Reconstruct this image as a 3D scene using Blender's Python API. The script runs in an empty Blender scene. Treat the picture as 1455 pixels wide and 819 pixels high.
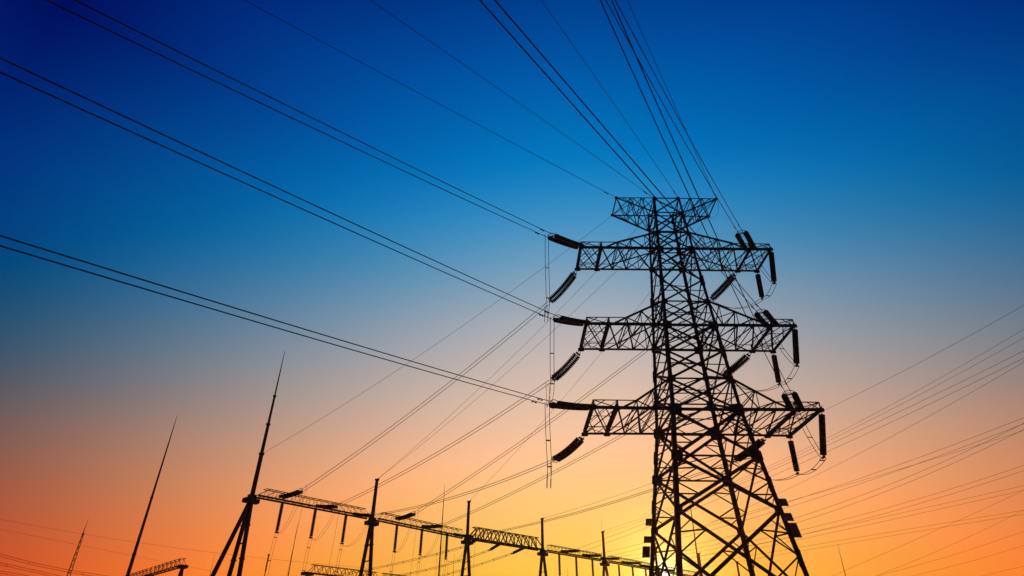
import bpy, math, random
from mathutils import Vector as V, Matrix
random.seed(7)
SC = bpy.context.scene
COL = SC.collection

# ------------------------------------------------------------------ camera
FPX = 874.77                      # focal length for a frame 1455 px wide
PITCH, ROLL = 0.55696, 0.01089
C0 = V((0, 0, 1.6))
_fw = V((0, math.cos(PITCH), math.sin(PITCH)))
_u0 = V((0, -math.sin(PITCH), math.cos(PITCH)))
_r0 = V((1, 0, 0))
RT = _r0*math.cos(ROLL) + _u0*math.sin(ROLL)
UP = -_r0*math.sin(ROLL) + _u0*math.cos(ROLL)
cd = bpy.data.cameras.new('camera')
cd.sensor_width = 36.0
cd.lens = FPX/1455*36.0
cd.clip_end = 20000; cd.clip_start = 0.1
cam = bpy.data.objects.new('camera', cd)
COL.objects.link(cam)
M = Matrix((RT, UP, -_fw)).transposed().to_4x4()
M.translation = C0
cam.matrix_world = M
SC.camera = cam

# ------------------------------------------------------------------ dusk sky
SUN_EL, SUN_AZ = math.radians(7.1), math.radians(13.0)     # azimuth from +Y towards +X
sun_dir = V((math.sin(SUN_AZ)*math.cos(SUN_EL), math.cos(SUN_AZ)*math.cos(SUN_EL), math.sin(SUN_EL)))

def lin(c):
    c = c/255.0
    return c/12.92 if c <= 0.04045 else ((c+0.055)/1.055)**2.4

w = bpy.data.worlds.new('World')
SC.world = w
w.use_nodes = True
nt = w.node_tree
nt.nodes.clear()
def N(t, **kw):
    n = nt.nodes.new(t)
    for k, v in kw.items(): setattr(n, k, v)
    return n
def L(a, b): nt.links.new(a, b)
def math_node(op, a, b=None, clamp=False):
    n = N('ShaderNodeMath', operation=op, use_clamp=clamp)
    for i, v in enumerate((a, b)):
        if v is None: continue
        if isinstance(v, (int, float)): n.inputs[i].default_value = v
        else: L(v, n.inputs[i])
    return n.outputs[0]
def dot_const(vec_socket, v):
    n = N('ShaderNodeVectorMath', operation='DOT_PRODUCT')
    L(vec_socket, n.inputs[0]); n.inputs[1].default_value = v
    return n.outputs['Value']
tc = N('ShaderNodeTexCoord')
nrm = N('ShaderNodeVectorMath', operation='NORMALIZE'); L(tc.outputs['Generated'], nrm.inputs[0])
sep = N('ShaderNodeSeparateXYZ'); L(nrm.outputs[0], sep.inputs[0])
elev = math_node('ARCSINE', sep.outputs['Z'])
efac = math_node('DIVIDE', elev, math.radians(64), clamp=True)
cmb = N('ShaderNodeCombineXYZ'); L(sep.outputs['X'], cmb.inputs[0]); L(sep.outputs['Y'], cmb.inputs[1])
hn = N('ShaderNodeVectorMath', operation='NORMALIZE'); L(cmb.outputs[0], hn.inputs[0])
GLOW_AZ = math.radians(7)                                   # middle of the bright band over the sunset
q = math_node('ARCCOSINE', dot_const(hn.outputs[0], (math.sin(GLOW_AZ), math.cos(GLOW_AZ), 0)))
SKY_MID = [(0.0, 373, 235, 17), (4.0, 350, 232, 51), (7.0, 333, 230, 78), (10.0, 319, 226, 106), (13.0, 304, 223, 132), (16.0, 284, 219, 154), (19.0, 266, 214, 168), (22.0, 248, 209, 176), (25.5, 231, 200, 181), (29.0, 208, 190, 183), (33.0, 166, 175, 188), (38.0, 98, 156, 199), (44.0, 20, 129, 195), (50.0, -12, 102, 177), (57.0, -25, 72, 148), (64.0, -31, 44, 120)]
SKY_HALF = [(0.0, 324, 136, 11), (4.0, 309, 145, 41), (7.0, 298, 153, 63), (10.0, 288, 160, 87), (13.0, 275, 167, 110), (16.0, 251, 169, 131), (19.0, 220, 168, 148), (22.0, 189, 165, 161), (25.5, 149, 157, 172), (29.0, 107, 148, 180), (33.0, 56, 138, 189), (38.0, 10, 126, 196), (44.0, -19, 104, 184), (50.0, -15, 83, 163), (57.0, -5, 55, 131), (64.0, 4, 29, 102)]
SKY_EDGE = [(0.0, 211, 22, 2), (4.0, 170, 32, 24), (7.0, 137, 40, 39), (10.0, 105, 50, 53), (13.0, 72, 58, 67), (16.0, 44, 60, 80), (19.0, 17, 59, 92), (22.0, -3, 58, 101), (25.5, -24, 55, 113), (29.0, -42, 52, 121), (33.0, -56, 48, 121), (38.0, -45, 37, 108), (44.0, -17, 21, 92), (50.0, 9, 19, 92), (57.0, 31, 9, 80), (64.0, 48, -5, 63)]
def ramp(stops):
    n = N('ShaderNodeValToRGB')
    e = n.color_ramp.elements
    while len(e) < len(stops): e.new(0.5)
    for k, (d, r, g, b) in enumerate(stops):
        e[k].position = d/64.0
        e[k].color = ((r+60)/460, (g+60)/460, (b+60)/460, 1)
    L(efac, n.inputs[0])
    return n.outputs['Color']
qq = math_node('ADD', math_node('MULTIPLY', q, q), math.radians(10)**2)
tq = math_node('DIVIDE', math_node('POWER', qq, 0.5), math.radians(58), clamp=True)
def blend(a, b):
    n = N('ShaderNodeMix', data_type='RGBA'); L(tq, n.inputs['Factor']); L(a, n.inputs['A']); L(b, n.inputs['B'])
    return n.outputs['Result']
r_mid, r_half, r_edge = ramp(SKY_MID), ramp(SKY_HALF), ramp(SKY_EDGE)
sky_col = blend(blend(r_mid, r_half), blend(r_half, r_edge))
def vmath(op, a, *vals):
    n = N('ShaderNodeVectorMath', operation=op); L(a, n.inputs[0])
    for i, v in enumerate(vals): n.inputs[i+1].default_value = (v, v, v)
    return n.outputs[0]
disp = vmath('MINIMUM', vmath('MAXIMUM', vmath('MULTIPLY_ADD', sky_col, 460/255, -60/255), 0.0), 1.0)
gm = N('ShaderNodeGamma'); L(disp, gm.inputs['Color']); gm.inputs['Gamma'].default_value = 2.2
# the sky away from the sunset is already night-dark
mr = N('ShaderNodeMapRange', interpolation_type='SMOOTHSTEP')
mr.inputs['From Min'].default_value = math.radians(64); mr.inputs['From Max'].default_value = math.radians(120)
mr.inputs['To Min'].default_value = 1.0; mr.inputs['To Max'].default_value = 0.05
L(q, mr.inputs['Value'])
dark = N('ShaderNodeMix', data_type='RGBA', blend_type='MULTIPLY'); dark.inputs['Factor'].default_value = 1
L(gm.outputs['Color'], dark.inputs['A']); L(mr.outputs['Result'], dark.inputs['B'])
# glow round the sun and the low sun itself
ang = math_node('ARCCOSINE', math_node('MINIMUM', dot_const(nrm.outputs[0], sun_dir), 0.9999999))
def gauss(sig_deg, amp):
    a = math_node('DIVIDE', ang, math.radians(sig_deg))
    a = math_node('MULTIPLY', math_node('MULTIPLY', a, a), -1.0)
    return math_node('MULTIPLY', math_node('EXPONENT', a), amp)
def add_glow(base, fac, col):
    n = N('ShaderNodeMix', data_type='RGBA', blend_type='ADD', clamp_factor=False)
    L(fac, n.inputs['Factor']); L(base, n.inputs['A']); n.inputs['B'].default_value = (*col, 1)
    return n.outputs['Result']
c = dark.outputs['Result']
c = add_glow(c, gauss(3.8, 0.34), (0.3, 1.0, 0.22))
c = add_glow(c, gauss(1.5, 0.60), (0.5, 0.6, 0.55))
c = add_glow(c, gauss(0.5, 3.0), (1.0, 0.9, 0.7))
bg = N('ShaderNodeBackground'); L(c, bg.inputs['Color']); bg.inputs['Strength'].default_value = 1.0
out = N('ShaderNodeOutputWorld'); L(bg.outputs[0], out.inputs['Surface'])

sl = bpy.data.lights.new('sun', 'SUN')
sl.energy = 0.5; sl.angle = math.radians(0.5); sl.color = (1.0, 0.16, 0.05)
so = bpy.data.objects.new('sun', sl); COL.objects.link(so)
so.rotation_euler = (-sun_dir).to_track_quat('-Z', 'Y').to_euler()
so.location = (30, 130, 60)

vs = SC.view_settings
vs.view_transform = 'Standard'; vs.look = 'None'; vs.exposure = 0; vs.gamma = 1; vs.use_curve_mapping = False
SC.render.film_transparent = False
SC.cycles.max_bounces = 4
HAZE_DENSITY = 0.0003

# ------------------------------------------------------------------ materials
def mat(name, col, rough=0.6, metal=0.0, var=0.35, scale=6.0, bump=0.0):
    m = bpy.data.materials.new(name); m.use_nodes = True
    t = m.node_tree; b = t.nodes['Principled BSDF']
    co = t.nodes.new('ShaderNodeTexCoord'); no = t.nodes.new('ShaderNodeTexNoise')
    no.inputs['Scale'].default_value = scale; no.inputs['Detail'].default_value = 6
    t.links.new(co.outputs['Object'], no.inputs['Vector'])
    cr = t.nodes.new('ShaderNodeValToRGB'); e = cr.color_ramp.elements
    e[0].position, e[1].position = 0.3, 0.7
    e[0].color = (*[x*(1-var) for x in col], 1); e[1].color = (*[min(1, x*(1+var)) for x in col], 1)
    t.links.new(no.outputs['Fac'], cr.inputs[0]); t.links.new(cr.outputs[0], b.inputs['Base Color'])
    b.inputs['Specular IOR Level'].default_value = 0.25
    b.inputs['Roughness'].default_value = rough; b.inputs['Metallic'].default_value = metal
    if bump:
        bp = t.nodes.new('ShaderNodeBump'); bp.inputs['Strength'].default_value = bump
        t.links.new(no.outputs['Fac'], bp.inputs['Height']); t.links.new(bp.outputs[0], b.inputs['Normal'])
    return m
STEEL = mat('weathered_galvanised_steel', (0.065, 0.065, 0.07), 0.75, 0.2)
PAINT = mat('grey_painted_steel_tube', (0.075, 0.065, 0.06), 0.7, 0.0)
PORC = mat('brown_glazed_porcelain', (0.016, 0.011, 0.010), 0.8, 0.0, 0.2)
FIT = mat('forged_fittings', (0.06, 0.06, 0.06), 0.6, 0.3)
ALU = mat('weathered_aluminium_cable', (0.09, 0.09, 0.09), 0.75, 0.2, 0.2)
SIGN = mat('weathered_sign_enamel', (0.42, 0.32, 0.27), 0.6, 0.0, 0.3, 3.0)
SOIL = mat('gravel_yard', (0.09, 0.075, 0.06), 0.95, 0.0, 0.5, 0.8, 0.4)

# ------------------------------------------------------------------ mesh helpers
class MB:
    def __init__(s): s.v = []; s.f = []
    def add(s, vs, fs):
        n = len(s.v); s.v += [tuple(p) for p in vs]; s.f += [tuple(i+n for i in f) for f in fs]
    def ang(s, a, b, wd, inn=(0, 0, 1), th=None):
        """rolled steel angle from a to b; the two flanges open towards inn"""
        a, b, inn = V(a), V(b), V(inn)
        d = (b-a)
        if d.length < 1e-4: return
        d.normalize()
        th = th or max(0.012, wd*0.13)
        n = inn - d*inn.dot(d)
        if n.length < 1e-3: n = d.orthogonal()
        n.normalize(); t = d.cross(n)
        u = (n+t).normalized(); v = (n-t).normalized()
        h = wd*0.35
        prof = [(0, 0), (wd, 0), (wd, th), (th, th), (th, wd), (0, wd)]
        ring = [u*(x-h)+v*(y-h) for x, y in prof]
        s.add([a+r for r in ring]+[b+r for r in ring],
              [(i, (i+1) % 6, (i+1) % 6+6, i+6) for i in range(6)]+[(5, 4, 3, 0), (3, 2, 1, 0), (6, 9, 10, 11), (6, 7, 8, 9)])
    def tube(s, pts, r, n=6, cap=True):
        pts = [V(p) for p in pts]
        rs = r if isinstance(r, (list, tuple)) else [r]*len(pts)
        base = len(s.v); prev = None
        for i, p in enumerate(pts):
            d = (pts[min(i+1, len(pts)-1)]-pts[max(i-1, 0)])
            d = d.normalized() if d.length > 1e-9 else V((0, 0, 1))
            x = (prev - d*prev.dot(d)) if prev else d.orthogonal()
            x.normalize(); prev = x; y = d.cross(x)
            for k in range(n):
                a = 2*math.pi*k/n
                s.v.append(tuple(p+(x*math.cos(a)+y*math.sin(a))*rs[i]))
        for i in range(len(pts)-1):
            for k in range(n):
                a = base+i*n+k; b = base+i*n+(k+1) % n
                s.f.append((a, b, b+n, a+n))
        if cap:
            s.f.append(tuple(base+k for k in reversed(range(n))))
            s.f.append(tuple(base+(len(pts)-1)*n+k for k in range(n)))
    def box(s, c, hx, hy, hz):
        """c centre, hx hy hz half-extent vectors"""
        c, hx, hy, hz = V(c), V(hx), V(hy), V(hz)
        vs = [c+hx*i+hy*j+hz*k for k in (-1, 1) for j in (-1, 1) for i in (-1, 1)]
        s.add(vs, [(0, 2, 3, 1), (4, 5, 7, 6), (0, 1, 5, 4), (2, 6, 7, 3), (0, 4, 6, 2), (1, 3, 7, 5)])
    def plate(s, c, n, up, rx, ry, th=0.02, cut=0.3):
        """flat plate with clipped corners, normal n"""
        c, n = V(c), V(n).normalized(); up = V(up); up = (up-n*up.dot(n)).normalized(); x = up.cross(n)
        k = 1-cut
        o = [(-1, -k), (-k, -1), (k, -1), (1, -k), (1, k), (k, 1), (-k, 1), (-1, k)]
        a = [c+x*(i*rx)+up*(j*ry)+n*th/2 for i, j in o]; b = [p-n*th for p in a]
        s.add(a+b, [tuple(range(8)), tuple(range(15, 7, -1))]+[(i, i+8, (i+1) % 8+8, (i+1) % 8) for i in range(8)])
    def build(s, name, m, parent=None, loc=None):
        o0 = V(parent['_o']) if parent is not None else (V(loc) if loc is not None else V((0, 0, 0)))
        me = bpy.data.meshes.new(name)
        me.from_pydata([tuple(V(p)-o0) for p in s.v], [], s.f)
        me.materials.append(m)
        o = bpy.data.objects.new(name, me); COL.objects.link(o)
        if parent is not None: o.parent = parent
        elif loc is not None: o.location = o0
        o['_o'] = tuple(o0)
        return o
def tag(o, label, cat, group=None, kind=None):
    if kind: o['kind'] = kind
    if label: o['label'] = label
    if cat: o['category'] = cat
    if group: o['group'] = group
    return o
def thing(name, loc, label, cat, group=None):
    o = bpy.data.objects.new(name, None); COL.objects.link(o)
    o.location = loc; o.empty_display_size = 0.3; o['_o'] = tuple(loc)
    return tag(o, label, cat, group)

def ray(px, py):
    return ((px-727.5)*RT - (py-409.5)*UP + FPX*_fw).normalized()
def at_z(px, py, z):
    d = ray(px, py); return C0 + d*((z-C0.z)/d.z)
def at_plane(px, py, p, n):
    d = ray(px, py); return C0 + d*((V(p)-C0).dot(V(n))/d.dot(V(n)))
def lerp(a, b, t): return V(a)*(1-t)+V(b)*t

# ------------------------------------------------------------------ ground
g = MB(); R = 6000
g.add([(-R, -R, 0), (R, -R, 0), (R, R, 0), (-R, R, 0)], [(0, 1, 2, 3)])
tag(g.build('ground', SOIL), None, None, kind='structure')

# ------------------------------------------------------------------ evening haze
hm = bpy.data.materials.new('evening_haze'); hm.use_nodes = True
ht = hm.node_tree; ht.nodes.clear()
pv = ht.nodes.new('ShaderNodeVolumePrincipled'); ho = ht.nodes.new('ShaderNodeOutputMaterial')
pv.inputs['Color'].default_value = (0.92, 0.90, 0.88, 1); pv.inputs['Density'].default_value = HAZE_DENSITY; pv.inputs['Anisotropy'].default_value = 0.91
ht.links.new(pv.outputs[0], ho.inputs['Volume'])
h = MB(); h.box((0, 110, 20), (190, 0, 0), (0, 190, 0), (0, 0, 21))
tag(h.build('haze', hm, None, (0, 110, -1)), None, None, kind='stuff')

# ------------------------------------------------------------------ transmission tower
TX, TY = 12.56, 40.0
RATIO = 1.1389
def W(a, b, z): return V((TX+a, TY+b, z))
HE, He, H1t, H1b, H2t, H2b, H3t, H3b = 34.62, 33.05, 30.94, 29.33, 24.40, 22.38, 18.18, 15.98
HK, HL, HM = 12.85, 9.62, 4.6
_wk = [(0, 4.198), (H3b, 2.181), (H1b, 1.315), (HE, 1.023)]
def width(h):
    for (h0, w0), (h1, w1) in zip(_wk, _wk[1:]):
        if h <= h1: return w0+(w1-w0)*(h-h0)/(h1-h0)
    return _wk[-1][1]
def leg(sa, sb, h):
    ww = width(h); return W(sa*ww, sb*ww*RATIO, h)
tower = thing('transmission_tower', (TX, TY, 0), 'tall dark steel lattice pylon carrying three wide cross arms on each side', 'pylon')
def inward(p): return V((TX, TY, p.z))-p
for sa in (-1, 1):
    for sb in (-1, 1):
        m = MB()
        hs = [0, HM, HL, HK, H3b, H2b, H1b, HE+0.05]
        wd = [0.27, 0.27, 0.26, 0.25, 0.23, 0.20, 0.17]
        for i in range(7):
            a, b = leg(sa, sb, hs[i]), leg(sa, sb, hs[i+1])
            m.ang(a, b, wd[i], inward((a+b)/2))
        # splice plates and step bolts
        for h in (7.0, 11.1, 14.3, 20.2, 26.3):
            p = leg(sa, sb, h); d = (leg(sa, sb, h+0.5)-p).normalized()
            m.plate(p-V((0, sb*0.02, 0)), (0, 1, 0), d, 0.15, 0.45, 0.05, 0.1)
        if sa < 0 and sb > 0 or sa > 0 and sb < 0:
            h = 3.0; k = 0
            while h < HE-0.5:
                p = leg(sa, sb, h); d = V((sa, 0, 0)) if k % 2 else V((0, sb, 0))
                m.tube([p, p+d*0.22], 0.011, 4); h += 0.42; k += 1
        m.build('leg', STEEL, tower)
def face_pts(face):
    return {'near': ((-1, -1), (1, -1)), 'far': ((-1, 1), (1, 1)), 'left': ((-1, -1), (-1, 1)), 'right': ((1, -1), (1, 1))}[face]
LEVELS = [0, HM, HL, HK, H3b, H3t, 20.3, H2b, H2t, 26.3, H1b, H1t, He, HE]
for face in ('near', 'far', 'left', 'right'):
    A, B = face_pts(face)
    m = MB()
    inn = {'near': V((0, 1, 0)), 'far': V((0, -1, 0)), 'left': V((1, 0, 0)), 'right': V((-1, 0, 0))}[face]
    for h0, h1 in zip(LEVELS, LEVELS[1:]):
        a0, b0, a1, b1 = leg(*A, h0), leg(*B, h0), leg(*A, h1), leg(*B, h1)
        wd = 0.15 if h0 < H3b-0.1 else (0.12 if h0 < H2b else 0.10)
        off = inn*0.06
        m.ang(a0, b1, wd, inn); m.ang(b0+off, a1+off, wd, inn)
        t = (a0-b0).length/((a0-b0).length+(a1-b1).length)
        x = lerp(a0, b1, t)
        if h0 < H3b-0.1:                                     # redundant members of the tall lower panels
            for p, qq in ((a0, a1), (b0, b1)):
                lo, hi = (p+x)/2, (qq+x)/2
                lm, hm = lerp(p, qq, 0.27), lerp(p, qq, 0.74)
                m.ang(lo, lm, 0.065, inn); m.ang(hi, hm, 0.065, inn)
                m.ang(lm, lerp(p, x, 0.25), 0.05, inn); m.ang(hm, lerp(qq, x, 0.25), 0.05, inn)
                m.ang(hi, lerp(p, qq, 0.5), 0.065, inn); m.ang(lo, lerp(p, qq, 0.5), 0.065, inn)
        elif h1-h0 > 1.9:
            for p, qq in ((a0, a1), (b0, b1)):
                m.ang(x, lerp(p, qq, 0.5), 0.055, inn)
    for h in (HK, H3b, H3t, H2b, H2t, H1b, H1t, He, HE):
        big = h in (H3b, H2b, H1b)
        m.ang(leg(*A, h), leg(*B, h), 0.16 if big else 0.09, inn)
    m.build('face_bracing', STEEL, tower)
# plan bracing inside the body
for h in (HK, H3b, H3t, H2b, H2t, H1b, H1t):
    m = MB()
    c4 = [leg(-1, -1, h), leg(1, -1, h), leg(1, 1, h), leg(-1, 1, h)]
    mid = [(c4[i]+c4[(i+1) % 4])/2 for i in range(4)]
    for i in range(4):
        m.ang(mid[i], mid[(i+1) % 4], 0.07, (0, 0, 1))
        if h in (HK, H3b, H2b): m.ang(c4[i], (mid[i]+mid[(i+3) % 4])/2, 0.05, (0, 0, 1))
    if h in (H3b, H2b, H1b): m.ang(c4[0], c4[2], 0.08, (0, 0, 1)); m.ang(c4[1]+V((0, 0, .05)), c4[3]+V((0, 0, .05)), 0.08, (0, 0, 1))
    m.build('plan_bracing', STEEL, tower)
for sa in (-1, 1):
    for sb in (-1, 1):
        for h, s in ((HM, .34), (HL, .24), (HK, .36), (H3b, .40), (H3t, .26), (20.3, .16), (H2b, .32), (H2t, .22), (26.3, .15), (H1b, .27), (H1t, .19), (He, .13), (HE, .15)):
            m = MB(); p = leg(sa, sb, h)
            d = leg(sa, sb, h+.5)-p
            m.plate(p+V((-sa*s*0.45, -sb*0.012, 0)), (0, 1, 0), d, s, s, 0.024)
            m.plate(p+V((-sa*0.012, -sb*s*0.45, 0)), (1, 0, 0), d, s*.85, s, 0.024)
            m.build('gusset_plate', STEEL, tower)
TIP = 7.27; INN = 5.70
ARMS = [(H1b, H1t, 1.52), (H2b, H2t, 2.03), (H3b, H3t, 2.60)]
for hb, ht, db in ARMS:
    for s in (-1, 1):
        ch, la, ra = MB(), MB(), MB(); tb = ch
        up = V((0, 0, 1))
        S = [INN, 4.45, 3.25, 2.6 if width(hb) > 2 else 2.2]
        pts = {}
        for sg in (-1, 1):
            rb, rtp = leg(s, sg, hb), leg(s, sg, ht)
            tip = W(s*TIP, sg*db, hb)
            inn = V((0, -sg, 0.6))
            ch.ang(rb, tip+V((s*.12, 0, 0)), 0.16, inn)
            def bot(a, rb=rb, tip=tip): return lerp(rb, tip, (a-abs(rb.x-TX))/(TIP-abs(rb.x-TX)))
            knee = bot(4.45)+V((0, 0, .52))
            end = bot(5.45)
            ch.ang(rtp, knee, 0.11, -inn); ch.ang(knee, end, 0.10, -inn)
            def top(a, rtp=rtp, knee=knee): return lerp(rtp, knee, (a-abs(rtp.x-TX))/(4.45-abs(rtp.x-TX)))
            pts[sg] = (bot, top, rb, rtp, tip, knee)
            # web between bottom and top chord
            st = [4.45, 3.4] + ([2.3] if width(hb) < 2 else [])
            for i, a in enumerate(st):
                la.ang(bot(a), top(a), 0.055, V((s, 0, 0)))
                nx = st[i+1] if i+1 < len(st) else None
                if nx:
                    la.ang(top(a), bot(nx), 0.06, inn)
                else:
                    la.ang(top(a), rb, 0.06, inn)
            la.ang(rtp, bot(st[-1]), 0.065, inn)
            # light guard rail over the arm end
            r0, r1 = tip+V((0, 0, .5)), bot(INN)+V((0, 0, .5))
            ra.ang(r0, knee, 0.05, inn)
            ra.ang(tip, r0, 0.07, inn); ra.ang(bot(INN), r1, 0.08, inn); ra.ang(r0, bot(INN), 0.045, inn); ra.ang(tip, (r0+r1)/2, 0.04, inn)
        bN, tN, bF, tF = pts[-1][0], pts[-1][1], pts[1][0], pts[1][1]
        for a, wd in ((TIP, .17), (INN, .2)):
            for dz in (0.0, 0.13):
                tb.ang(bN(a)+V((s*dz*.6, -.12, dz)), bF(a)+V((s*dz*.6, .12, dz)), wd, (s, 0, 0))
            tb.plate(bN(a)-V((0, 0.02, 0.02)), (0, 1, 0), (0, 0, 1), 0.20, 0.14, 0.03)
            tb.plate(bF(a)+V((0, 0.02, -0.02)), (0, 1, 0), (0, 0, 1), 0.24, 0.15, 0.03)
        ra.ang(bN(TIP)+V((0, 0, .5)), bF(TIP)+V((0, 0, .5)), 0.05, (s, 0, 0))
        ra.ang(bN(INN)+V((0, 0, .5)), bF(INN)+V((0, 0, .5)), 0.06, (s, 0, 0))
        ra.ang(bN(TIP)+V((0, 0, .5)), bF(INN)+V((0, 0, .5)), 0.04, up); ra.ang(bF(TIP)+V((0, 0, .5)), bN(INN)+V((0, 0, .5)), 0.04, up)
        # bottom plane lacing
        la.ang(bN(TIP), bF(INN), 0.075, up); la.ang(bF(TIP)+V((0, 0, .03)), bN(INN)+V((0, 0, .03)), 0.075, up)
        mN, mF = (TIP+INN)/2, (TIP+INN)/2
        la.ang(bN(mN), lerp(bN(TIP), bF(TIP), .5), 0.05, up); la.ang(bF(mF), lerp(bN(TIP), bF(TIP), .5), 0.05, up)
        la.ang(bN(mN), lerp(bN(INN), bF(INN), .5), 0.05, up); la.ang(bF(mF), lerp(bN(INN), bF(INN), .5), 0.05, up)
        for k in (.3, .7): la.ang(lerp(bN(TIP), bF(TIP), k), lerp(bN(INN), bF(INN), k), 0.04, up)
        z = [INN, 4.45, 3.3, abs(pts[-1][2].x-TX)]
        for i in range(3):
            a0, a1 = z[i], z[i+1]
            la.ang(bN(a0), bF(a1), 0.085, up); la.ang(bF(a0)+V((0, 0, .04)), bN(a1)+V((0, 0, .04)), 0.085, up)
            if i: la.ang(bN(a0), bF(a0), 0.06, up)
        # top plane lacing
        z = [4.45, 3.3, abs(pts[-1][3].x-TX)]
        for i in range(2):
            la.ang(tN(z[i]), tF(z[i+1]), 0.06, -up); la.ang(tF(z[i])-V((0, 0, .03)), tN(z[i+1])-V((0, 0, .03)), 0.06, -up)
            la.ang(tN(z[i]), tF(z[i]), 0.06, -up)
        arm = ch.build('cross_arm', STEEL, tower)
        for mb, nm in ((la, 'lacing'), (ra, 'guard_rail')):
            mb.build(nm, STEEL, arm)
# earth wire arms on the tower head
for s in (-1, 1):
    ch, la = MB(), MB()
    P = {}
    for sg in (-1, 1):
        rt, rb, tip = leg(s, sg, HE), leg(s, sg, He), W(s*4.1, sg*1.146, HE)
        inn = V((0, -sg, -.5))
        ch.ang(rt, tip, 0.075, inn); ch.ang(rb, tip, 0.115, inn)
        T = lambda k, rt=rt, tip=tip: lerp(rt, tip, k); Bo = lambda k, rb=rb, tip=tip: lerp(rb, tip, k)
        P[sg] = (T, Bo)
        for k0, k1 in ((0, .28), (.28, .56), (.56, .82)):
            la.ang(T(k1), Bo(k0), 0.06, inn); la.ang(T(k1), Bo(k1), 0.045, inn)
        ch.plate(tip, (0, 1, 0), (0, 0, 1), .13, .12, .03)
    T0, B0 = P[-1]; T1, B1 = P[1]
    ch.ang(T0(1)-V((0, .1, 0)), T1(1)+V((0, .1, 0)), 0.11, (s, 0, 0))
    for k0, k1 in ((0, .33), (.33, .62), (.62, 1)):
        la.ang(T0(k0), T1(k1), 0.055, (0, 0, -1)); la.ang(T1(k0)+V((0, 0, .03)), T0(k1)+V((0, 0, .03)), 0.055, (0, 0, -1))
        la.ang(B0(k0), B1(k1), 0.055, (0, 0, 1)); la.ang(B1(k0)+V((0, 0, .03)), B0(k1)+V((0, 0, .03)), 0.055, (0, 0, 1))
        la.ang(T0(k1), T1(k1), 0.05, (0, 0, -1)); la.ang(B0(k1), B1(k1), 0.05, (0, 0, 1))
    arm = ch.build('earth_wire_arm', STEEL, tower)
    la.build('lacing', STEEL, arm)
# concrete feet
m_conc = mat('concrete', (0.3, 0.29, 0.27), 0.9)
for sa in (-1, 1):
    for sb in (-1, 1):
        m = MB(); p = leg(sa, sb, 0)
        m.box(p+V((0, 0, .15)), (.55, 0, 0), (0, .55, 0), (0, 0, .25)); m.build('footing', m_conc, tower)

# sign plates clipped to the outer legs
def sign_plate(px, py, side, wd, hg, label):
    sa, sb = side
    n = V((0, 1, 0))
    p0 = leg(sa, sb, 9.0)
    c = at_plane(px, py, p0+V((0, sb*.14, 0)), n)
    d = (leg(sa, sb, c.z+.5)-leg(sa, sb, c.z)).normalized()
    t = thing('sign_plate', c, label, 'sign plate', 'plates on the pylon legs')
    x = V((1, 0, 0))
    m = MB(); m.box(c, x*wd/2, d*hg/2, V((0, .006, 0))); m.build('plate', SIGN, t)
    lp = leg(sa, sb, c.z)
    for k in (-.3, .3):
        b = MB(); b.box((c+lp)/2+d*hg*k+V((0, .03, 0)), V(((lp.x-c.x)/2, 0, 0)), d*.018, V((0, .012, 0)))
        b.build('bracket', STEEL, t)
NR, FL = (1, -1), (-1, 1)
sign_plate(922.3, 742.3, FL, .46, .46, 'uppermost of three dark plates beside the pylon leg nearest the gantry')
sign_plate(920, 767, FL, .48, .42, 'middle dark plate of three beside the pylon leg nearest the gantry')
sign_plate(918.2, 784.5, FL, .50, .70, 'tallest, lowest of three plates beside the pylon leg nearest the gantry')
sign_plate(1112.3, 714, NR, .54, .44, 'uppermost of three dark plates beside the pylon leg farthest from the gantry')
sign_plate(1119.5, 734.8, NR, .54, .46, 'middle dark plate of three beside the pylon leg farthest from the gantry')
sign_plate(1128.5, 753.5, NR, .56, .82, 'tallest, lowest of three plates beside the pylon leg farthest from the gantry')

# ------------------------------------------------------------------ insulators, wires
def bez(p0, p1, sag, n, power=2.0):
    out = []
    for i in range(n+1):
        t = i/n; p = lerp(p0, p1, t); p.z -= sag*(1-abs(2*t-1)**power); out.append(p)
    return out
def path_sub(pts, s0, s1, step):
    """points every step metres between arc lengths s0 and s1 of a polyline, with tangents"""
    cum = [0.0]
    for a, b in zip(pts, pts[1:]): cum.append(cum[-1]+(b-a).length)
    out = []; n = max(1, int((s1-s0)/step))
    for k in range(n+1):
        s = s0+(s1-s0)*k/n
        i = 0
        while i < len(pts)-2 and cum[i+1] < s: i += 1
        t = (s-cum[i])/max(1e-6, cum[i+1]-cum[i])
        out.append((lerp(pts[i], pts[i+1], t), (pts[i+1]-pts[i]).normalized()))
    return out
def discs(path, step, r, n=14, core=0.085):
    """one continuous column of bell-shaped sheds along the path"""
    total = sum((b-a).length for a, b in zip(path, path[1:]))
    st = path_sub(path, 0, total, step)
    m = MB(); ctr = []; rad = []
    for i, (p, d) in enumerate(st[:-1]):
        p2 = st[i+1][0]
        for t, rr in ((0.0, core), (.1, core*1.1), (.16, r*.9), (.3, r), (.72, r*.98), (.82, core*1.1), (.98, core)):
            ctr.append(lerp(p, p2, t)); rad.append(rr)
    m.tube(ctr, rad, n)
    return m
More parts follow.
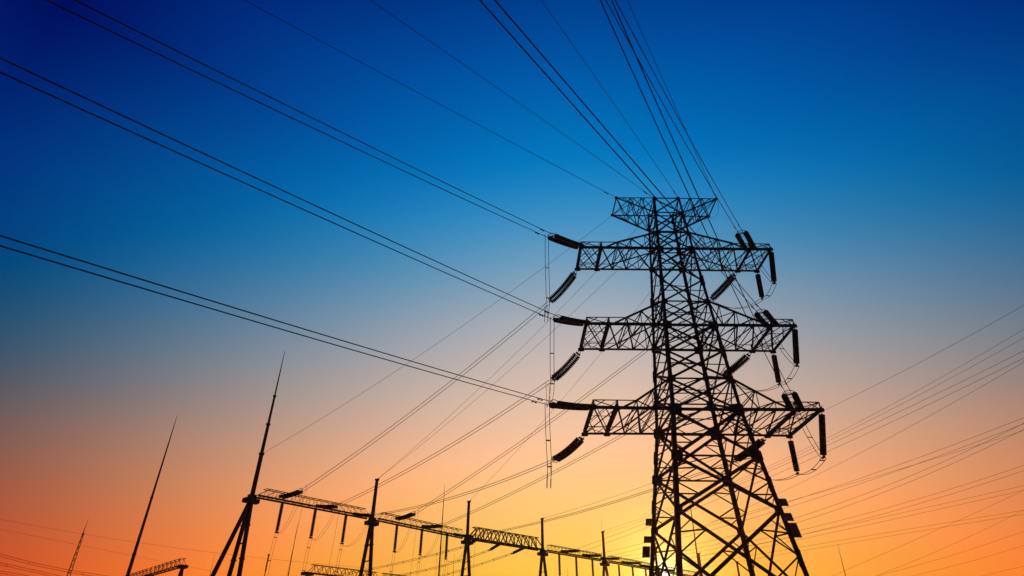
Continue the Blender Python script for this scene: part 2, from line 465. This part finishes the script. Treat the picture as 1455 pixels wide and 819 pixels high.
def insulator_string(a, b, side, label, group, sep=0.5, r=0.165, step=0.165, sag=0.0, double=True, link0=0.55, link1=0.35, name='insulator_string'):
    a, b = V(a), V(b); d = (b-a).normalized(); side = (V(side)-d*V(side).dot(d)).normalized()
    t = thing(name, a, label, 'insulator', group)
    whole = bez(a, b, sag, 24)
    total = sum((q2-q1).length for q1, q2 in zip(whole, whole[1:]))
    mid = [p for p, _ in path_sub(whole, link0, total-link1, 0.1)]
    offs = (-sep/2, sep/2) if double else (0,)
    for o in offs:
        discs([p+side*o for p in mid], step, r).build('disc_column', PORC, t)
    if double:
        for p, q2, e in ((mid[0], whole[0], 0), (mid[-1], whole[-1], 1)):
            y = MB()
            c = lerp(p, q2, 0.25)
            nrm_ = side.cross((q2-p).normalized())
            y.plate(lerp(p, q2, 0.22), nrm_, side, 0.07, sep/2+.07, 0.025, 0.15)
            y.build('yoke_plate', FIT, t)
            k = MB()
            k.tube([c+side*sep*.42, lerp(p, q2, .7)+side*sep*.2, q2], 0.022, 5); k.tube([c-side*sep*.42, lerp(p, q2, .7)-side*sep*.2, q2], 0.022, 5)
            k.build('link', FIT, t)
        h = MB()                                             # arcing horn / ring at the live end
        c = lerp(mid[-1], whole[-1], .4); n2 = side.cross(d).normalized()
        ringp = [c + side*math.cos(x)*sep*.62 + n2*math.sin(x)*0.24 for x in [2*math.pi*i/16 for i in range(17)]]
        h.tube(ringp, 0.022, 5); h.build('guard_ring', FIT, t)
    else:
        k = MB(); k.tube([whole[0], mid[0]], 0.028, 6); k.tube([mid[-1], whole[-1]], 0.03, 6)
        k.build('link', FIT, t)
        c = MB(); c.box(whole[-1], d*.06, side*.16, side.cross(d)*.05); c.build('clamp', FIT, t)
    return t
def damper(m, p, d):
    q0 = p-V((0, 0, .07))
    m.tube([q0-d*.24, q0-d*.12, q0-d*.11, q0+d*.11, q0+d*.12, q0+d*.24], [.04, .04, .012, .012, .04, .04], 6)
    m.tube([p+V((0, 0, .03)), q0], .02, 5)
def line_thing(name, pts, label, group, r, sep=0.0, spacers=(), dampers=(), side=None, cat='power line', nseg=5):
    """a cable, or a twin bundle with its spacers, as one thing"""
    pts = [V(p) for p in pts]
    if not sep:
        m = MB(); m.tube(pts, r, nseg); o = m.build(name, ALU, None, pts[0])
        tag(o, label, cat, group)
        if dampers:
            dm = MB()
            for s in dampers:
                p, d = path_sub(pts, s, s+.01, .01)[0]; damper(dm, p-V((0, 0, r)), d)
            dm.build('vibration_damper', FIT, o)
        return o
    t = thing(name, pts[0], label, cat, group)
    if side is None:
        d = pts[-1]-pts[0]; side = V((0, 0, 1)).cross(d).normalized()
    for sg in (-1, 1):
        m = MB(); m.tube([p+side*sg*sep/2 for p in pts], r, nseg); cab = m.build('cable', ALU, t)
        if dampers:
            dm = MB()
            for s in dampers:
                s2 = s + (0.25 if sg > 0 else 0)
                p, d = path_sub(pts, s2, s2+.01, .01)[0]; damper(dm, p+side*sg*sep/2, d)
            dm.build('vibration_damper', FIT, cab)
    for s in spacers:
        p, d = path_sub(pts, s, s+.01, .01)[0]
        m = MB(); m.box(p, side*(sep/2+.02), d*.025, side.cross(d).normalized()*.03); m.build('spacer', FIT, t)
    return t
def fit_parabola(samples):
    """least squares z = s t + k t^2 through the origin"""
    a = b = c_ = e = f = 0
    for t, z, wt in samples:
        a += wt*t*t; b += wt*t**3; c_ += wt*t**4; e += wt*t*z; f += wt*t*t*z
    det = a*c_-b*b
    return ((e*c_-f*b)/det, (a*f-b*e)/det) if abs(det) > 1e-9 else (e/a, 0.0)

SIDE = {'left': 'gantry side', 'right': 'side away from the gantry'}
GL = 'twin conductors sweeping from the pylon overhead'
near = [  # height, arm half depth, attach, azimuth, end pixel, wire pixels, phrase
 ('top', H1b, 1.52, -TIP, 32, (782, 335.5), [(760, 326), (450, 178), (85, 0)], 'left', 'top'),
 ('mid', H2b, 2.03, -TIP, 32, (790, 452.5), [(760, 441), (450, 300), (0, 93)], 'left', 'middle'),
 ('low', H3b, 2.60, -TIP, 34, (784, 574), [(760, 564), (420, 469), (188, 400), (0, 342)], 'left', 'lowest'),
 ('top', H1b, 1.52, INN, 30.8, (1052.5, 330.5), [(1046, 327), (1005, 250), (915, 90), (868, 0)], 'right', 'top'),
 ('mid', H2b, 2.03, INN, 33.5, (1080, 443.5), [(1075, 440), (936, 279), (692, 0)], 'right', 'middle'),
 ('low', H3b, 2.60, INN, 30.6, (1122.8, 563.7), [(1116, 563), (1063, 447), (977, 250), (857, 0)], 'right', 'lowest'),
]
NEAR_END, FAR_END, NEAR_OUT = {}, {}, {}
for lv, hb, db, ax, az, epx, pts, sd, ph in near:
    a = math.radians(az); dn = V((-math.sin(a), -math.cos(a), 0)); nn = V((math.cos(a), -math.sin(a), 0))
    A = W(ax, -db-.05, hb-.02)
    Eend = at_plane(*epx, A, nn)
    L0 = (Eend-A).length
    if L0 > 5.9: Eend = A+(Eend-A)*(5.9/L0)
    if L0 < 3.0: Eend = A+(Eend-A)*(3.0/L0)
    NEAR_END[sd, lv] = Eend
    insulator_string(A, Eend, nn, '%s insulator pair on the overhead line end, %s arm, %s' % ('flat-lying' if sd == 'left' else 'steep', ph, SIDE[sd]),
                     'tension insulator pairs on the line side', sep=.50 if sd == 'left' else .58, r=.16 if sd == 'left' else .19, step=.13, link0=.35 if sd == 'left' else .3, sag=.06)
    smp = []
    for p in pts[1:]:
        X = at_plane(*p, Eend, nn); t = (X-Eend).dot(dn); smp.append((t, X.z-Eend.z, 1/(1+t*t*.02)))
    s, k = fit_parabola(smp)
    tmax = max(x[0] for x in smp)+16
    while s*tmax+k*tmax*tmax+Eend.z < 3.5: tmax -= 1
    line = []
    for i in range(61):
        t = tmax*i/60; line.append(Eend+dn*t+V((0, 0, s*t+k*t*t)))
    NEAR_OUT[sd, lv] = Eend+dn*.5+V((0, 0, s*.5))
    lab = {('left', 'top'): 'long shallow twin conductor from the top arm on the gantry side', ('left', 'mid'): 'long shallow twin conductor from the middle arm on the gantry side',
           ('left', 'low'): 'long shallow twin conductor from the lowest arm on the gantry side', ('right', 'top'): 'steep twin conductor from the top arm away from the gantry',
           ('right', 'mid'): 'steep twin conductor from the middle arm, away from the gantry, crossing the pylon head', ('right', 'low'): 'steep twin conductor from the lowest arm away from the gantry'}[sd, lv]
    line_thing('twin_conductor', line, lab, GL, 0.022, sep=0.52 if sd == 'left' else 0.30, dampers=(1.5,), side=nn, nseg=6)

# gantry line geometry (needed by the far-side wires)
GP = [V((-21.72, 53.45, 0)), V((-13.24, 62.26, 0)), V((-4.62, 72.11, 0)), V((4.02, 79.42, 0)), V((12.49, 87.13, 0)),
      V((21.1, 95.4, 0)), V((29.7, 103.7, 0)), V((38.3, 112.0, 0))]
GD = (GP[-1]-GP[0]).normalized()
GN = V((GD.y, -GD.x, 0))            # towards the pylon
ZB = 14.0
far = [
 ('top', H1b, 1.52, -TIP, (780, 430), (397, 707), 'left', 'top', 'first string from the tall masted post', (430, 697)),
 ('mid', H2b, 2.03, -TIP, (783, 541), (450, 719), 'left', 'middle', 'second string from the tall masted post', (479, 719)),
 ('low', H3b, 2.60, -TIP, (785, 655), (503, 730), 'left', 'lowest', 'third string, just before the second post', (529, 732)),
 ('top', H1b, 1.52, INN, (1009, 427), (562, 738), 'right', 'top', 'first string past the second post', (590, 729)),
 ('mid', H2b, 2.03, INN, (1026.6, 535), (600, 748), 'right', 'middle', 'second string past the second post', (628, 747)),
 ('low', H3b, 2.60, INN, (1042, 656), (645, 759), 'right', 'lowest', 'string just before the third post', (672, 762)),
]
GANTRY_END = {}
for lv, hb, db, ax, epx, gpx, sd, ph, gl, gepx in far:
    A = W(ax, db+.05, hb-.02)
    G = at_z(*gpx, ZB+.15)
    nn = (G-A).cross(V((0, 0, 1))).normalized()
    Eend = at_plane(*epx, A, nn)
    FAR_END[sd, lv] = Eend
    sl_ = 'curving' if sd == 'left' else 'sloping'
    insulator_string(A, Eend, nn, '%s insulator pair under the %s arm pulled towards the gantry, %s' % (sl_, ph, SIDE[sd]),
                     'tension insulator pairs on the gantry side', r=.17, step=.135, link0=.5, link1=.3, sag=.22 if sd == 'left' else .1)
    Ge = at_plane(*gepx, G, nn); gdir = (Ge-G).normalized()
    Ge = G+gdir*min(3.4, max(2.4, (Ge-G).length))
    GANTRY_END[sd, lv] = Ge
    insulator_string(G, Ge, gdir.cross(V((0, 0, 1))), 'dark strain insulator pair lying along the gantry beam, %s' % gl, 'strain insulators on the gantry', sep=.36, r=.14, step=.146, link0=.2, link1=.3, sag=.08)
    line = bez(Eend, Ge, 0.55, 30)
    line_thing('twin_conductor', line, 'twin conductor dropping to the gantry from the %s arm, %s' % (ph, SIDE[sd]), 'twin conductors between pylon and gantry', 0.021, sep=0.40, side=V((nn.x, nn.y, 0)).normalized())

# jumper loops, left circuit: free hanging between the two strings of an arm
for lv, bot, ph in (('top', (779, 442), 'top'), ('mid', (781, 566), 'middle'), ('low', (778, 683), 'lowest')):
    a, b = NEAR_OUT['left', lv], FAR_END['left', lv]+(GANTRY_END['left', lv]-FAR_END['left', lv]).normalized()*.35
    md = (a+b)/2
    nn = (b-a).cross(V((0, 0, 1))).normalized()
    zb = at_plane(*bot, md, V((md.x-C0.x, md.y-C0.y, 0)).normalized()).z
    pts = []
    for i in range(41):
        t = i/40; p = lerp(a, b, t); x = abs(2*t-1)**3.2; p.z = (p.z-zb)*x+zb
        wob = math.sin(t*9+zb)*.05*(1-x); pts.append(p+nn*wob)
    line_thing('jumper_loop', pts, 'long narrow jumper loop hanging free beside the %s arm' % ph, 'hanging jumper loops', 0.018, sep=0.24, spacers=(2.3, 4.6), side=nn)
# suspension strings and jumpers, right circuit
susp = {'top': ((1100, 402), (1083, 424)), 'mid': ((1132, 519), (1107, 546)), 'low': ((1170, 650), (1133, 673))}
for (hb, ht, db), lv, ph in zip(ARMS, ('top', 'mid', 'low'), ('top', 'middle', 'lowest')):
    ends = []
    for sg, px, pos in ((-1, susp[lv][0], 'outer'), (1, susp[lv][1], 'inner')):
        A = W(TIP+.02, sg*(db+.02), hb-.05)
        B = at_plane(*px, A, V((0, 1, 0)))
        insulator_string(A, B, (0, 1, 0), '%s of two thick strings hanging upright from the %s arm end' % (pos, ph), 'jumper insulators of the right circuit', double=False, r=.20, step=.14, link0=.30, link1=.14, name='suspension_insulator')
        ends.append(B-V((0, 0, .06)))
    p = bez(NEAR_END['right', lv], ends[0], .55, 14)+bez(ends[0], ends[1], .30, 10)[1:]+bez(ends[1], FAR_END['right', lv], .8, 16)[1:]
    line_thing('jumper_loop', p, 'jumper looping under the %s arm past two hanging strings' % ph, 'hanging jumper loops', 0.018, sep=0.34, spacers=(1.4, 3.0, 5.2, 7.0), side=V((1, .2, 0)).normalized())

# earth wires, line side
EW = [(-4.1, 45.5, [(660, 167), (450, 56), (347, 0)], 'thin earth wire from the head arm tip on the gantry side, towards the top edge'),
      (-1.02, 42.5, [(660, 93), (525, 0)], 'thin earth wire to the top edge from the pylon leg top nearer the gantry'),
      (1.02, 30.5, [(905, 195), (768.6, 0)], 'thin earth wire to the top edge from the pylon leg top away from the gantry'),
      (4.1, 28.8, [(1004, 250), (891, 0)], 'thin earth wire to the top edge from the head arm tip away from the gantry')]
for ax, az, pts, lab in EW:
    a = math.radians(az); dn = V((-math.sin(a), -math.cos(a), 0)); nn = V((math.cos(a), -math.sin(a), 0))
    A = W(ax, -1.16, HE)
    smp = []
    for p in pts:
        X = at_plane(*p, A, nn); t = (X-A).dot(dn); smp.append((t, X.z-A.z, 1/(1+t*t*.01)))
    s, k = fit_parabola(smp)
    if k < -.002: k = 0; s = sum(z*t for t, z, _ in smp)/sum(t*t for t, z, _ in smp)
    tmax = max(x[0] for x in smp)+24
    line_thing('earth_wire', [A+dn*(tmax*i/50)+V((0, 0, s*(tmax*i/50)+k*(tmax*i/50)**2)) for i in range(51)], lab, 'earth wires of the pylon', 0.018, dampers=(1.4,))

# ------------------------------------------------------------------ substation gantry
gantry = thing('substation_gantry', GP[0], 'long portal gantry of lattice beams on A-frame posts and a tall masted end post', 'gantry')
def pole(m, a, b, r0, r1=None, n=12): m.tube([a, b], [r0, r1 or r0], n)
for i, p in enumerate(GP):
    m = MB()
    top = p+V((0, 0, [27.5, 17.75, 17.95, 17.65, 17.6, 17.6, 17.6, 17.6][i]))
    spread = 2.1
    for sg in (-1, 1):
        pole(m, p+GN*sg*spread, p+V((0, 0, 14.4)), 0.19, 0.17)
    if i == 0: pole(m, p-GD*3.7, p+V((0, 0, 13.8)), 0.19, 0.17)
    for h in (10.2, 5.5):
        k = spread*(1-h/14.2)
        m.tube([p+GN*k+V((0, 0, h)), p-GN*k+V((0, 0, h))], .06, 8)
    for h in (9.0, 11.6):
        for sg in (-1, 1):
            k = spread*(1-h/14.2); c = p+GN*sg*k+V((0, 0, h)); m.tube([c-V((0, 0, .05)), c+V((0, 0, .05))], .235, 12)
    post = m.build('post', PAINT, gantry)
    m = MB()
    if i == 0:
        hs = [13.6, 17.53, 17.53, 20.2, 20.2, 22.88, 22.88, 25.2, 27.5]
        rs = [.19, .175, .15, .13, .11, .095, .07, .05, .018]
        m.tube([p+V((0, 0, h)) for h in hs], rs, 12)
        for h, r in ((17.53, .24), (20.2, .19), (22.88, .15)): m.tube([p+V((0, 0, h-.07)), p+V((0, 0, h+.07))], r, 12)
        m.build('lightning_spike', PAINT, post)
    else:
        m.tube([p+V((0, 0, 13.6)), top], [.19, .15], 12); m.tube([top-V((0, 0, .12)), top], .22, 12)
        m.tube([top-GN*.1, top+GN*.35], .05, 6)
        m.build('earth_wire_peak', PAINT, post)
    c = MB(); c.box(p+V((0, 0, 13.55)), GD*.62, GN*.34, V((0, 0, .17))); c.box(p+V((0, 0, 13.85)), GD*.28, GN*.26, V((0, 0, .2)))
    c.build('bracket', PAINT, post)
def truss(m, a, b, depth, hgt, n, cw, lw, x=False, seg_end=0.0):
    """triangular lattice beam from a to b: two lower chords, one upper"""
    d = (b-a).normalized(); s = V((d.y, -d.x, 0)).normalized(); up = V((0, 0, 1))
    l0, l1 = [a+s*depth/2*k for k in (-1, 1)], [b+s*depth/2*k for k in (-1, 1)]
    ua, ub = a+up*hgt+d*seg_end, b+up*hgt-d*seg_end
    for k in (0, 1): m.ang(l0[k], l1[k], cw, up)
    u0 = [ua+s*depth*.28*k for k in (-1, 1)]; u1 = [ub+s*depth*.28*k for k in (-1, 1)]
    for k in (0, 1): m.ang(u0[k], u1[k], cw*.62 if lw > .05 else .075, -up)
    for i in range(n):
        t0, t1, tm = i/n, (i+1)/n, (i+.5)/n
        for k in (0, 1):
            um = lerp(u0[k], u1[k], tm)
            m.ang(lerp(l0[k], l1[k], t0), um, lw, s); m.ang(um, lerp(l0[k], l1[k], t1), lw, s)
            if x:
                m.ang(lerp(u0[k], u1[k], max(0, tm-.5/n)), lerp(l0[k], l1[k], tm), lw*.6, s)
        m.ang(lerp(l0[0], l1[0], t0), lerp(l0[1], l1[1], t1), lw, up); m.ang(lerp(l0[1], l1[1], t0), lerp(l0[0], l1[0], t1), lw, up)
        m.ang(lerp(l0[0], l1[0], t0), lerp(l0[1], l1[1], t0), lw, up)
        m.ang(lerp(u0[0], u1[0], t0), lerp(u0[1], u1[1], t0), lw*.8, up)
for i in range(7):
    a, b = GP[i]+V((0, 0, ZB)), GP[i+1]+V((0, 0, ZB))
    m = MB()
    if i == 2: truss(m, a+GD*.3, b-GD*.3, 1.0, 1.25, 9, .16, .11, False, .55)
    else: truss(m, a+GD*.3, b-GD*.3, .9, .70, 15, .17, .024, False, .7)
    m.build('beam', PAINT, gantry)

# hanging strings and droppers under the beam
hang = [((402, 712), (397, 750), ('left', 'top')), ((449, 721), (444, 757), ('left', 'mid')), ((492, 731), (489, 765), ('left', 'low')),
        ((564.5, 744), (562, 776.5), ('right', 'top')), ((600, 750), (599, 782), ('right', 'mid')), ((635.6, 757), (634.7, 786.5), ('right', 'low')),
        ((794.5, 786.5), (796.5, 814), None), ((818.5, 790), (820, 817), None), ((841.5, 794.4), (843, 819), None),
        ((879, 802), (880, 825), None), ((898.5, 804.6), (900, 827), None), ((917, 807.7), (918, 829), None)]
where = ['nearest the tall masted post', 'second from the tall masted post', 'just before the second post',
         'just past the second post', 'midway between second and third posts', 'just before the third post',
         'first past the fourth post', 'second past the fourth post', 'just before the fifth post',
         'first past the fifth post', 'second past the fifth post', 'beside the pylon legs']
tens = {}
for i, (p0, p1, key) in enumerate(hang):
    A = at_z(*p0, ZB-.12)
    B = A-V((0, 0, 2.55))
    insulator_string(A, B, GD, 'dark insulator hanging under the gantry, %s' % where[i], 'insulators hanging from the gantry', double=False, r=.15, step=.14, link0=.12, link1=.1, name='suspension_insulator')
    if key is None: continue
    Ge = GANTRY_END[key]
    lo = B-V((0, 0, .1))
    drop = bez(Ge, lo, 1.0, 14)+[lo+V((-.12, .05, -1.5)), lo+V((-.2, .1, -4.0)), lo+V((-.2, .1, -8.2))]
    line_thing('dropper', drop, 'thin twin dropper below the gantry insulator %s' % where[i], 'droppers below the gantry', .011, sep=.24, spacers=(4.6, 6.4), side=GD, cat='power line')
    lo2 = Ge+V((.3, -.1, 0))
    line_thing('dropper', [lo2+V((0, 0, .5)), lo2, lo2+V((-.1, 0, -3)), lo2+V((-.5, .1, -10.5))], 'thin straight dropper behind the gantry insulator %s' % where[i], 'droppers below the gantry', .010)

# earth wires from the pylon head to the gantry peaks
def peak(i): return GP[i]+V((0, 0, [17.45, 17.72, 17.92, 17.62, 17.57][i]))
for a, b, sg, lab in ((W(-4.1, 1.16, HE), GP[0]+V((0, 0, 17.5)), .9, 'thin earth wire from the pylon head down to the tall masted post'),
                      (leg(-1, 1, HE), peak(1), .9, 'thin earth wire from the pylon head to the second post, upper one of two'),
                      (leg(1, 1, HE), peak(1), .9, 'thin earth wire from the pylon head to the second post, lower one of two'),
                      (W(4.1, 1.16, HE), peak(2), .9, 'thin earth wire from the pylon head down to the third post')):
    line_thing('earth_wire', bez(a, b, sg, 24), lab, 'earth wires from pylon to gantry', .0125)
# small down-lead loop at the right head arm
tp = W(4.1, -1.16, HE)
line_thing('earth_wire', [tp, tp+V((.12, .1, -.55)), tp+V((.12, .6, -1.05)), tp+V((-.02, 1.3, -1.0)), W(4.05, 1.2, HE-.05)], 'short slack wire loop hanging at the pylon head arm tip', 'earth wires of the pylon', .012)

# strung bus below the middle beam
for k, (pts, lab) in enumerate(((((682, 764), (668, 773), (590, 795), (483, 817)), 'upper'), (((714, 771), (697, 781), (640, 801), (556, 819)), 'middle'), (((746, 778), (727, 787), (676, 804), (640, 815)), 'lower'))):
    A = at_z(*pts[0], 13.6)
    n = V((.7, .72, 0)).normalized(); dn = V((-.72, .70, 0)).normalized()
    S1 = at_plane(*pts[1], A, n)
    S1 = A+(S1-A).normalized()*2.1
    insulator_string(A, S1, n, '%s of three slanting insulators under the deep middle beam' % lab, 'slanting insulators under the middle beam', double=False, r=.16, step=.16, link0=.2, link1=.2, name='strain_insulator')
    smp = []
    for p in pts[2:]:
        X = at_plane(*p, S1, n); t = (X-S1).dot(dn); smp.append((t, X.z-S1.z, 1))
    s, kk = fit_parabola(smp)
    tm = 34
    line_thing('bus_cable', [S1+dn*(tm*i/40)+V((0, 0, s*(tm*i/40)+kk*(tm*i/40)**2)) for i in range(41)], '%s of three slack cables drooping from the deep middle beam' % lab, 'slack cables under the middle beam', .022, sep=.16, spacers=(1, 3, 5, 8, 11, 14, 17, 20), side=V((0, 0, 1)))
    for t_, lab2 in (((.9+5*k*.4+4), 'near end'), (13+2*k, 'far end')):
        p = S1+dn*t_+V((0, 0, s*t_+kk*t_*t_))
        line_thing('dropper', [p, p+V((0, 0, -1.5)), p+V((.1, 0, -8))], 'hair-thin dropper from the %s slack cable, %s' % (lab, lab2), 'droppers below the slack cables', .012)

# ------------------------------------------------------------------ other gantries
def small_gantry(start, d, nb, span, depth, hgt, n, lab, legs_s, x=True):
    t = thing('substation_gantry', V((start.x, start.y, 0)), lab, 'gantry')
    d = V(d).normalized(); s = V((d.y, -d.x, 0))
    for i in range(nb+1):
        p = V((start.x, start.y, 0))+d*span*i
        if i < nb:
            m = MB(); a = p+V((0, 0, start.z)); truss(m, a+d*.2, a+d*(span-.2), depth, hgt, n, .13, .065, False, .25); m.build('beam', PAINT, t)
        m = MB()
        for sg in (-1, 1): pole(m, p+s*sg*legs_s, p+V((0, 0, start.z+.1)), .2, .17)
        if i == 0: pole(m, p+d*2.6+s*.2, p+V((0, 0, start.z)), .17, .15)
        m.box(p+V((0, 0, start.z-.15)), d*.75, s*.5, V((0, 0, .2)))
        m.build('post', PAINT, t)
s0 = at_z(437, 814, 13.2)
small_gantry(s0, GD, 3, 12.0, 1.1, 1.1, 9, 'lower gantry beam peeping over the bottom edge below the second post', 2.2)
s1 = at_z(260, 804, 13.6); s1b = at_z(208, 819, 13.6)
small_gantry(s1, s1b-s1, 2, 15.0, 1.0, 1.0, 8, 'gantry beam end at the bottom edge between two tall masts', 1.5)
s2 = at_z(403, 819, 13.2)
# ------------------------------------------------------------------ lightning masts
def lightning_mast(px, py, h, base_r, label, sections=3, lattice=False, cap=False):
    tpp = at_z(px, py, h); b = V((tpp.x, tpp.y, 0))
    t = thing('lightning_mast', b, label, 'mast')
    if lattice:
        m = MB(); hl = h-3.2
        c = [(math.cos(a), math.sin(a)) for a in (0.5, 2.594, 4.689)]
        rr = lambda z: .75*(1-z/hl)+.16
        nseg = 22
        for i in range(nseg):
            z0, z1 = hl*i/nseg, hl*(i+1)/nseg
            for k in range(3):
                q0 = lambda kk, z: b+V((c[kk % 3][0]*rr(z), c[kk % 3][1]*rr(z), z))
                m.tube([q0(k, z0), q0(k, z1)], .065, 5); m.tube([q0(k, z0), q0(k+1, z1)], .035, 4); m.tube([q0(k+1, z0), q0(k, z1)], .035, 4)
        m.build('lattice_shaft', STEEL, t)
        m = MB(); m.tube([b+V((0, 0, hl-.3)), b+V((0, 0, h-1.6)), b+V((0, 0, h))], [.10, .05, .015], 8); m.build('rod', STEEL, t)
        return
    m = MB(); hs = h*.86; P = []; Rr = []
    for i in range(sections):
        z0, z1 = hs*i/sections, hs*(i+1)/sections
        r0 = base_r*(1-.75*i/sections); r1 = base_r*(1-.75*(i+.9)/sections)
        P += [b+V((0, 0, z0)), b+V((0, 0, z1))]; Rr += [r0, r1]
    m.tube(P, Rr, 10)
    for i in range(1, sections):
        z = hs*i/sections; r = base_r*(1-.75*i/sections)*1.35; m.tube([b+V((0, 0, z-.06)), b+V((0, 0, z+.06))], r, 10)
    m.build('shaft', PAINT, t)
    m = MB()
    if cap: m.tube([b+V((0, 0, hs-.1)), b+V((0, 0, h-.15)), b+V((0, 0, h-.15)), b+V((0, 0, h))], [base_r*.6, base_r*.5, base_r, base_r], 10)
    else: m.tube([b+V((0, 0, hs-.1)), b+V((0, 0, (hs+h)/2)), b+V((0, 0, h))], [base_r*.28, base_r*.18, .016], 8)
    m.build('rod', PAINT, t)
lightning_mast(252, 590, 30, .30, 'tall smooth tapering mast standing alone beside the short gantry end', 4)
lightning_mast(126, 736, 30, .3, 'far lattice lightning mast crossed by distant wires', lattice=True)
lightning_mast(632, 688, 28, .22, 'slender mast rising between second and third gantry posts', 4)
lightning_mast(423.5, 742, 28, .22, 'slender mast seen below the gantry beam next to the tall masted post', 4)
lightning_mast(382, 788, 18, .20, 'short blunt pole by the foot of the tall masted post', 1, cap=True)
lightning_mast(305.5, 787, 22, .12, 'tiny thin mast beside the brace of the tall masted post', 3)
lightning_mast(1190, 773, 28, .22, 'lone thin mast tip beyond the pylon, under crossing wires', 3)
lightning_mast(645.5, 786, 20, .13, 'small thin mast just before the third gantry post', 2)
lightning_mast(978, 698, 28, .26, 'slim mast seen through the pylon legs', 4)
lightning_mast(854, 738, 26, .10, 'hair-thin rod beside the fifth gantry post', 3)
lightning_mast(806, 806, 17, .10, 'tiny rod below the beam past the fourth post', 2)

# ------------------------------------------------------------------ other lines
def span_line(pl, left_pt, right_z, label, group, r, sep=0, extra=1.35, spacers=()):
    """line from a known point through image points, in the vertical plane to its last point at height right_z"""
    Rp = at_z(*pl[-1], right_z); A = V(left_pt)
    dn = V((Rp.x-A.x, Rp.y-A.y, 0)); Ln = dn.length; dn.normalize(); n = V((dn.y, -dn.x, 0))
    smp = [((at_plane(*p, A, n)-A).dot(dn), at_plane(*p, A, n).z-A.z, 1) for p in pl]
    s, k = fit_parabola(smp)
    tm = Ln*extra
    pts = [A+dn*(tm*i/40)+V((0, 0, s*(tm*i/40)+k*(tm*i/40)**2)) for i in range(41)]
    return line_thing('twin_conductor' if sep else 'earth_wire', pts, label, group, r, sep=sep, spacers=spacers, side=(n*.5+V((0, 0, 1))).normalized() if sep else None)
GR = 'distant lines crossing the sky beyond the pylon'
def beam_pt(i, f, dz=.1): return lerp(GP[i], GP[i+1], f)+V((0, 0, ZB+dz))+GN*.6
# strain insulators of the fourth bay and beyond, with their lines to the right
rl = [([(1229, 613), (1455, 503.7)], (3, .22), 24, 'darkest twin line beyond the pylon, between two pairs of thin wires', .02, .50),
      ([(1140, 711), (1455, 598)], (3, .55), 22, 'upper of two twin lines that meet beyond the pylon', .02, .50),
      ([(1140, 737), (1455, 606)], (3, .86), 22, 'steeper, lower of two twin lines that meet beyond the pylon', .02, .50),
      ([(1140, 756.5), (1455, 665)], (4, .22), 21, 'upper of three shallow twin lines low in the orange sky', .02, .52),
      ([(1140, 763), (1455, 693.5)], (4, .55), 21, 'middle of three shallow twin lines low in the orange sky', .02, .52),
      ([(1140, 780), (1455, 728)], (4, .86), 21, 'flattest, lowest of three shallow twin lines in the orange sky', .02, .52)]
lbl = ['first past the fourth post', 'second past the fourth post', 'just before the fifth post', 'first past the fifth post', 'second past the fifth post', 'behind the pylon legs']
for (pl, (bi, f), rz, lab, r, sp), wl in zip(rl, lbl):
    A = beam_pt(bi, f)
    Rp = at_z(*pl[-1], rz)
    d = (Rp-A).normalized(); d = (d+V((0, 0, -.26))).normalized()
    E2 = A+d*2.9
    insulator_string(A, E2, d.cross(V((0, 0, 1))), 'dark strain insulator pair lying along the gantry beam, %s' % wl, 'strain insulators on the gantry', sep=.36, r=.14, step=.146, link0=.2, link1=.25, sag=.06)
    span_line(pl, E2, rz, lab, GR, .014, sp)
span_line([(1180, 579), (1455, 434)], peak(3), 30, 'single wire alone above all others beyond the pylon', GR, .014)
span_line([(1183, 619), (1455, 468)], peak(4)+V((0, 0, .1)), 27, 'upper of two thin wires above the darkest twin line', GR, .012)
span_line([(1193, 619), (1455, 480)], peak(4)-V((0, 0, .3)), 26, 'lower of two thin wires above the darkest twin line', GR, .012)
span_line([(1140, 685.5), (1304, 600), (1455, 515)], GP[5]+V((0, 0, 17.4)), 24, 'faint single wire just below the darkest twin line', GR, .013)
def far_line(p_l, p_m, p_r, zl, zr, label, group, r, sep=0, spacers=()):
    A = at_z(*p_l, zl)
    return span_line([p_m, p_r], A, zr, label, group, r, sep, 1.25, spacers)
far_line((1165, 826), (1290, 772), (1455, 697), 13, 24, 'faint steep wire crossing the shallow twin lines, upper of two', GR, .013)
far_line((1225, 826), (1330, 784), (1455, 725), 13, 23, 'faint steep wire crossing the shallow twin lines, lower of two', GR, .013)
far_line((1215, 826), (1330, 796), (1455, 755), 13, 20, 'faint low wire under the shallow twin lines, upper of three', GR, .013)
far_line((1260, 826), (1360, 803), (1455, 775), 13, 19, 'faint low wire under the shallow twin lines, middle of three', GR, .013)
far_line((1370, 825), (1410, 815), (1455, 805), 13, 16, 'faint low wire under the shallow twin lines, lowest of three', GR, .013)
far_line((1010, 742), (1200, 690), (1455, 612), 14, 20, 'hair-thin wire just below the two twin lines that meet', GR, .011)
GLW = 'distant lines near the lattice mast'
far_line((520, 807), (124, 760), (0, 738), 13, 19, 'faint upper wire crossing the lattice mast near its tip', GLW, .012)
far_line((420, 834), (179, 788), (0, 752), 15, 18, 'faint second wire crossing the lattice mast lower down', GLW, .012)
far_line((170, 822), (94, 811), (0, 789), 13, 15, 'sagging twin wire crossing the lattice mast foot, upper of three', GLW, .028, .35, (5, 12, 20))
far_line((130, 829), (58, 814), (0, 801), 13, 14.6, 'sagging twin wire beside the lattice mast foot, middle of three', GLW, .028, .35, (5, 12, 18))
far_line((90, 829), (40, 820), (0, 813), 13, 14.2, 'sagging twin wire beside the lattice mast foot, lowest of three', GLW, .028, .35, (4, 10))

for o in bpy.data.objects:
    if '_o' in o: del o['_o']
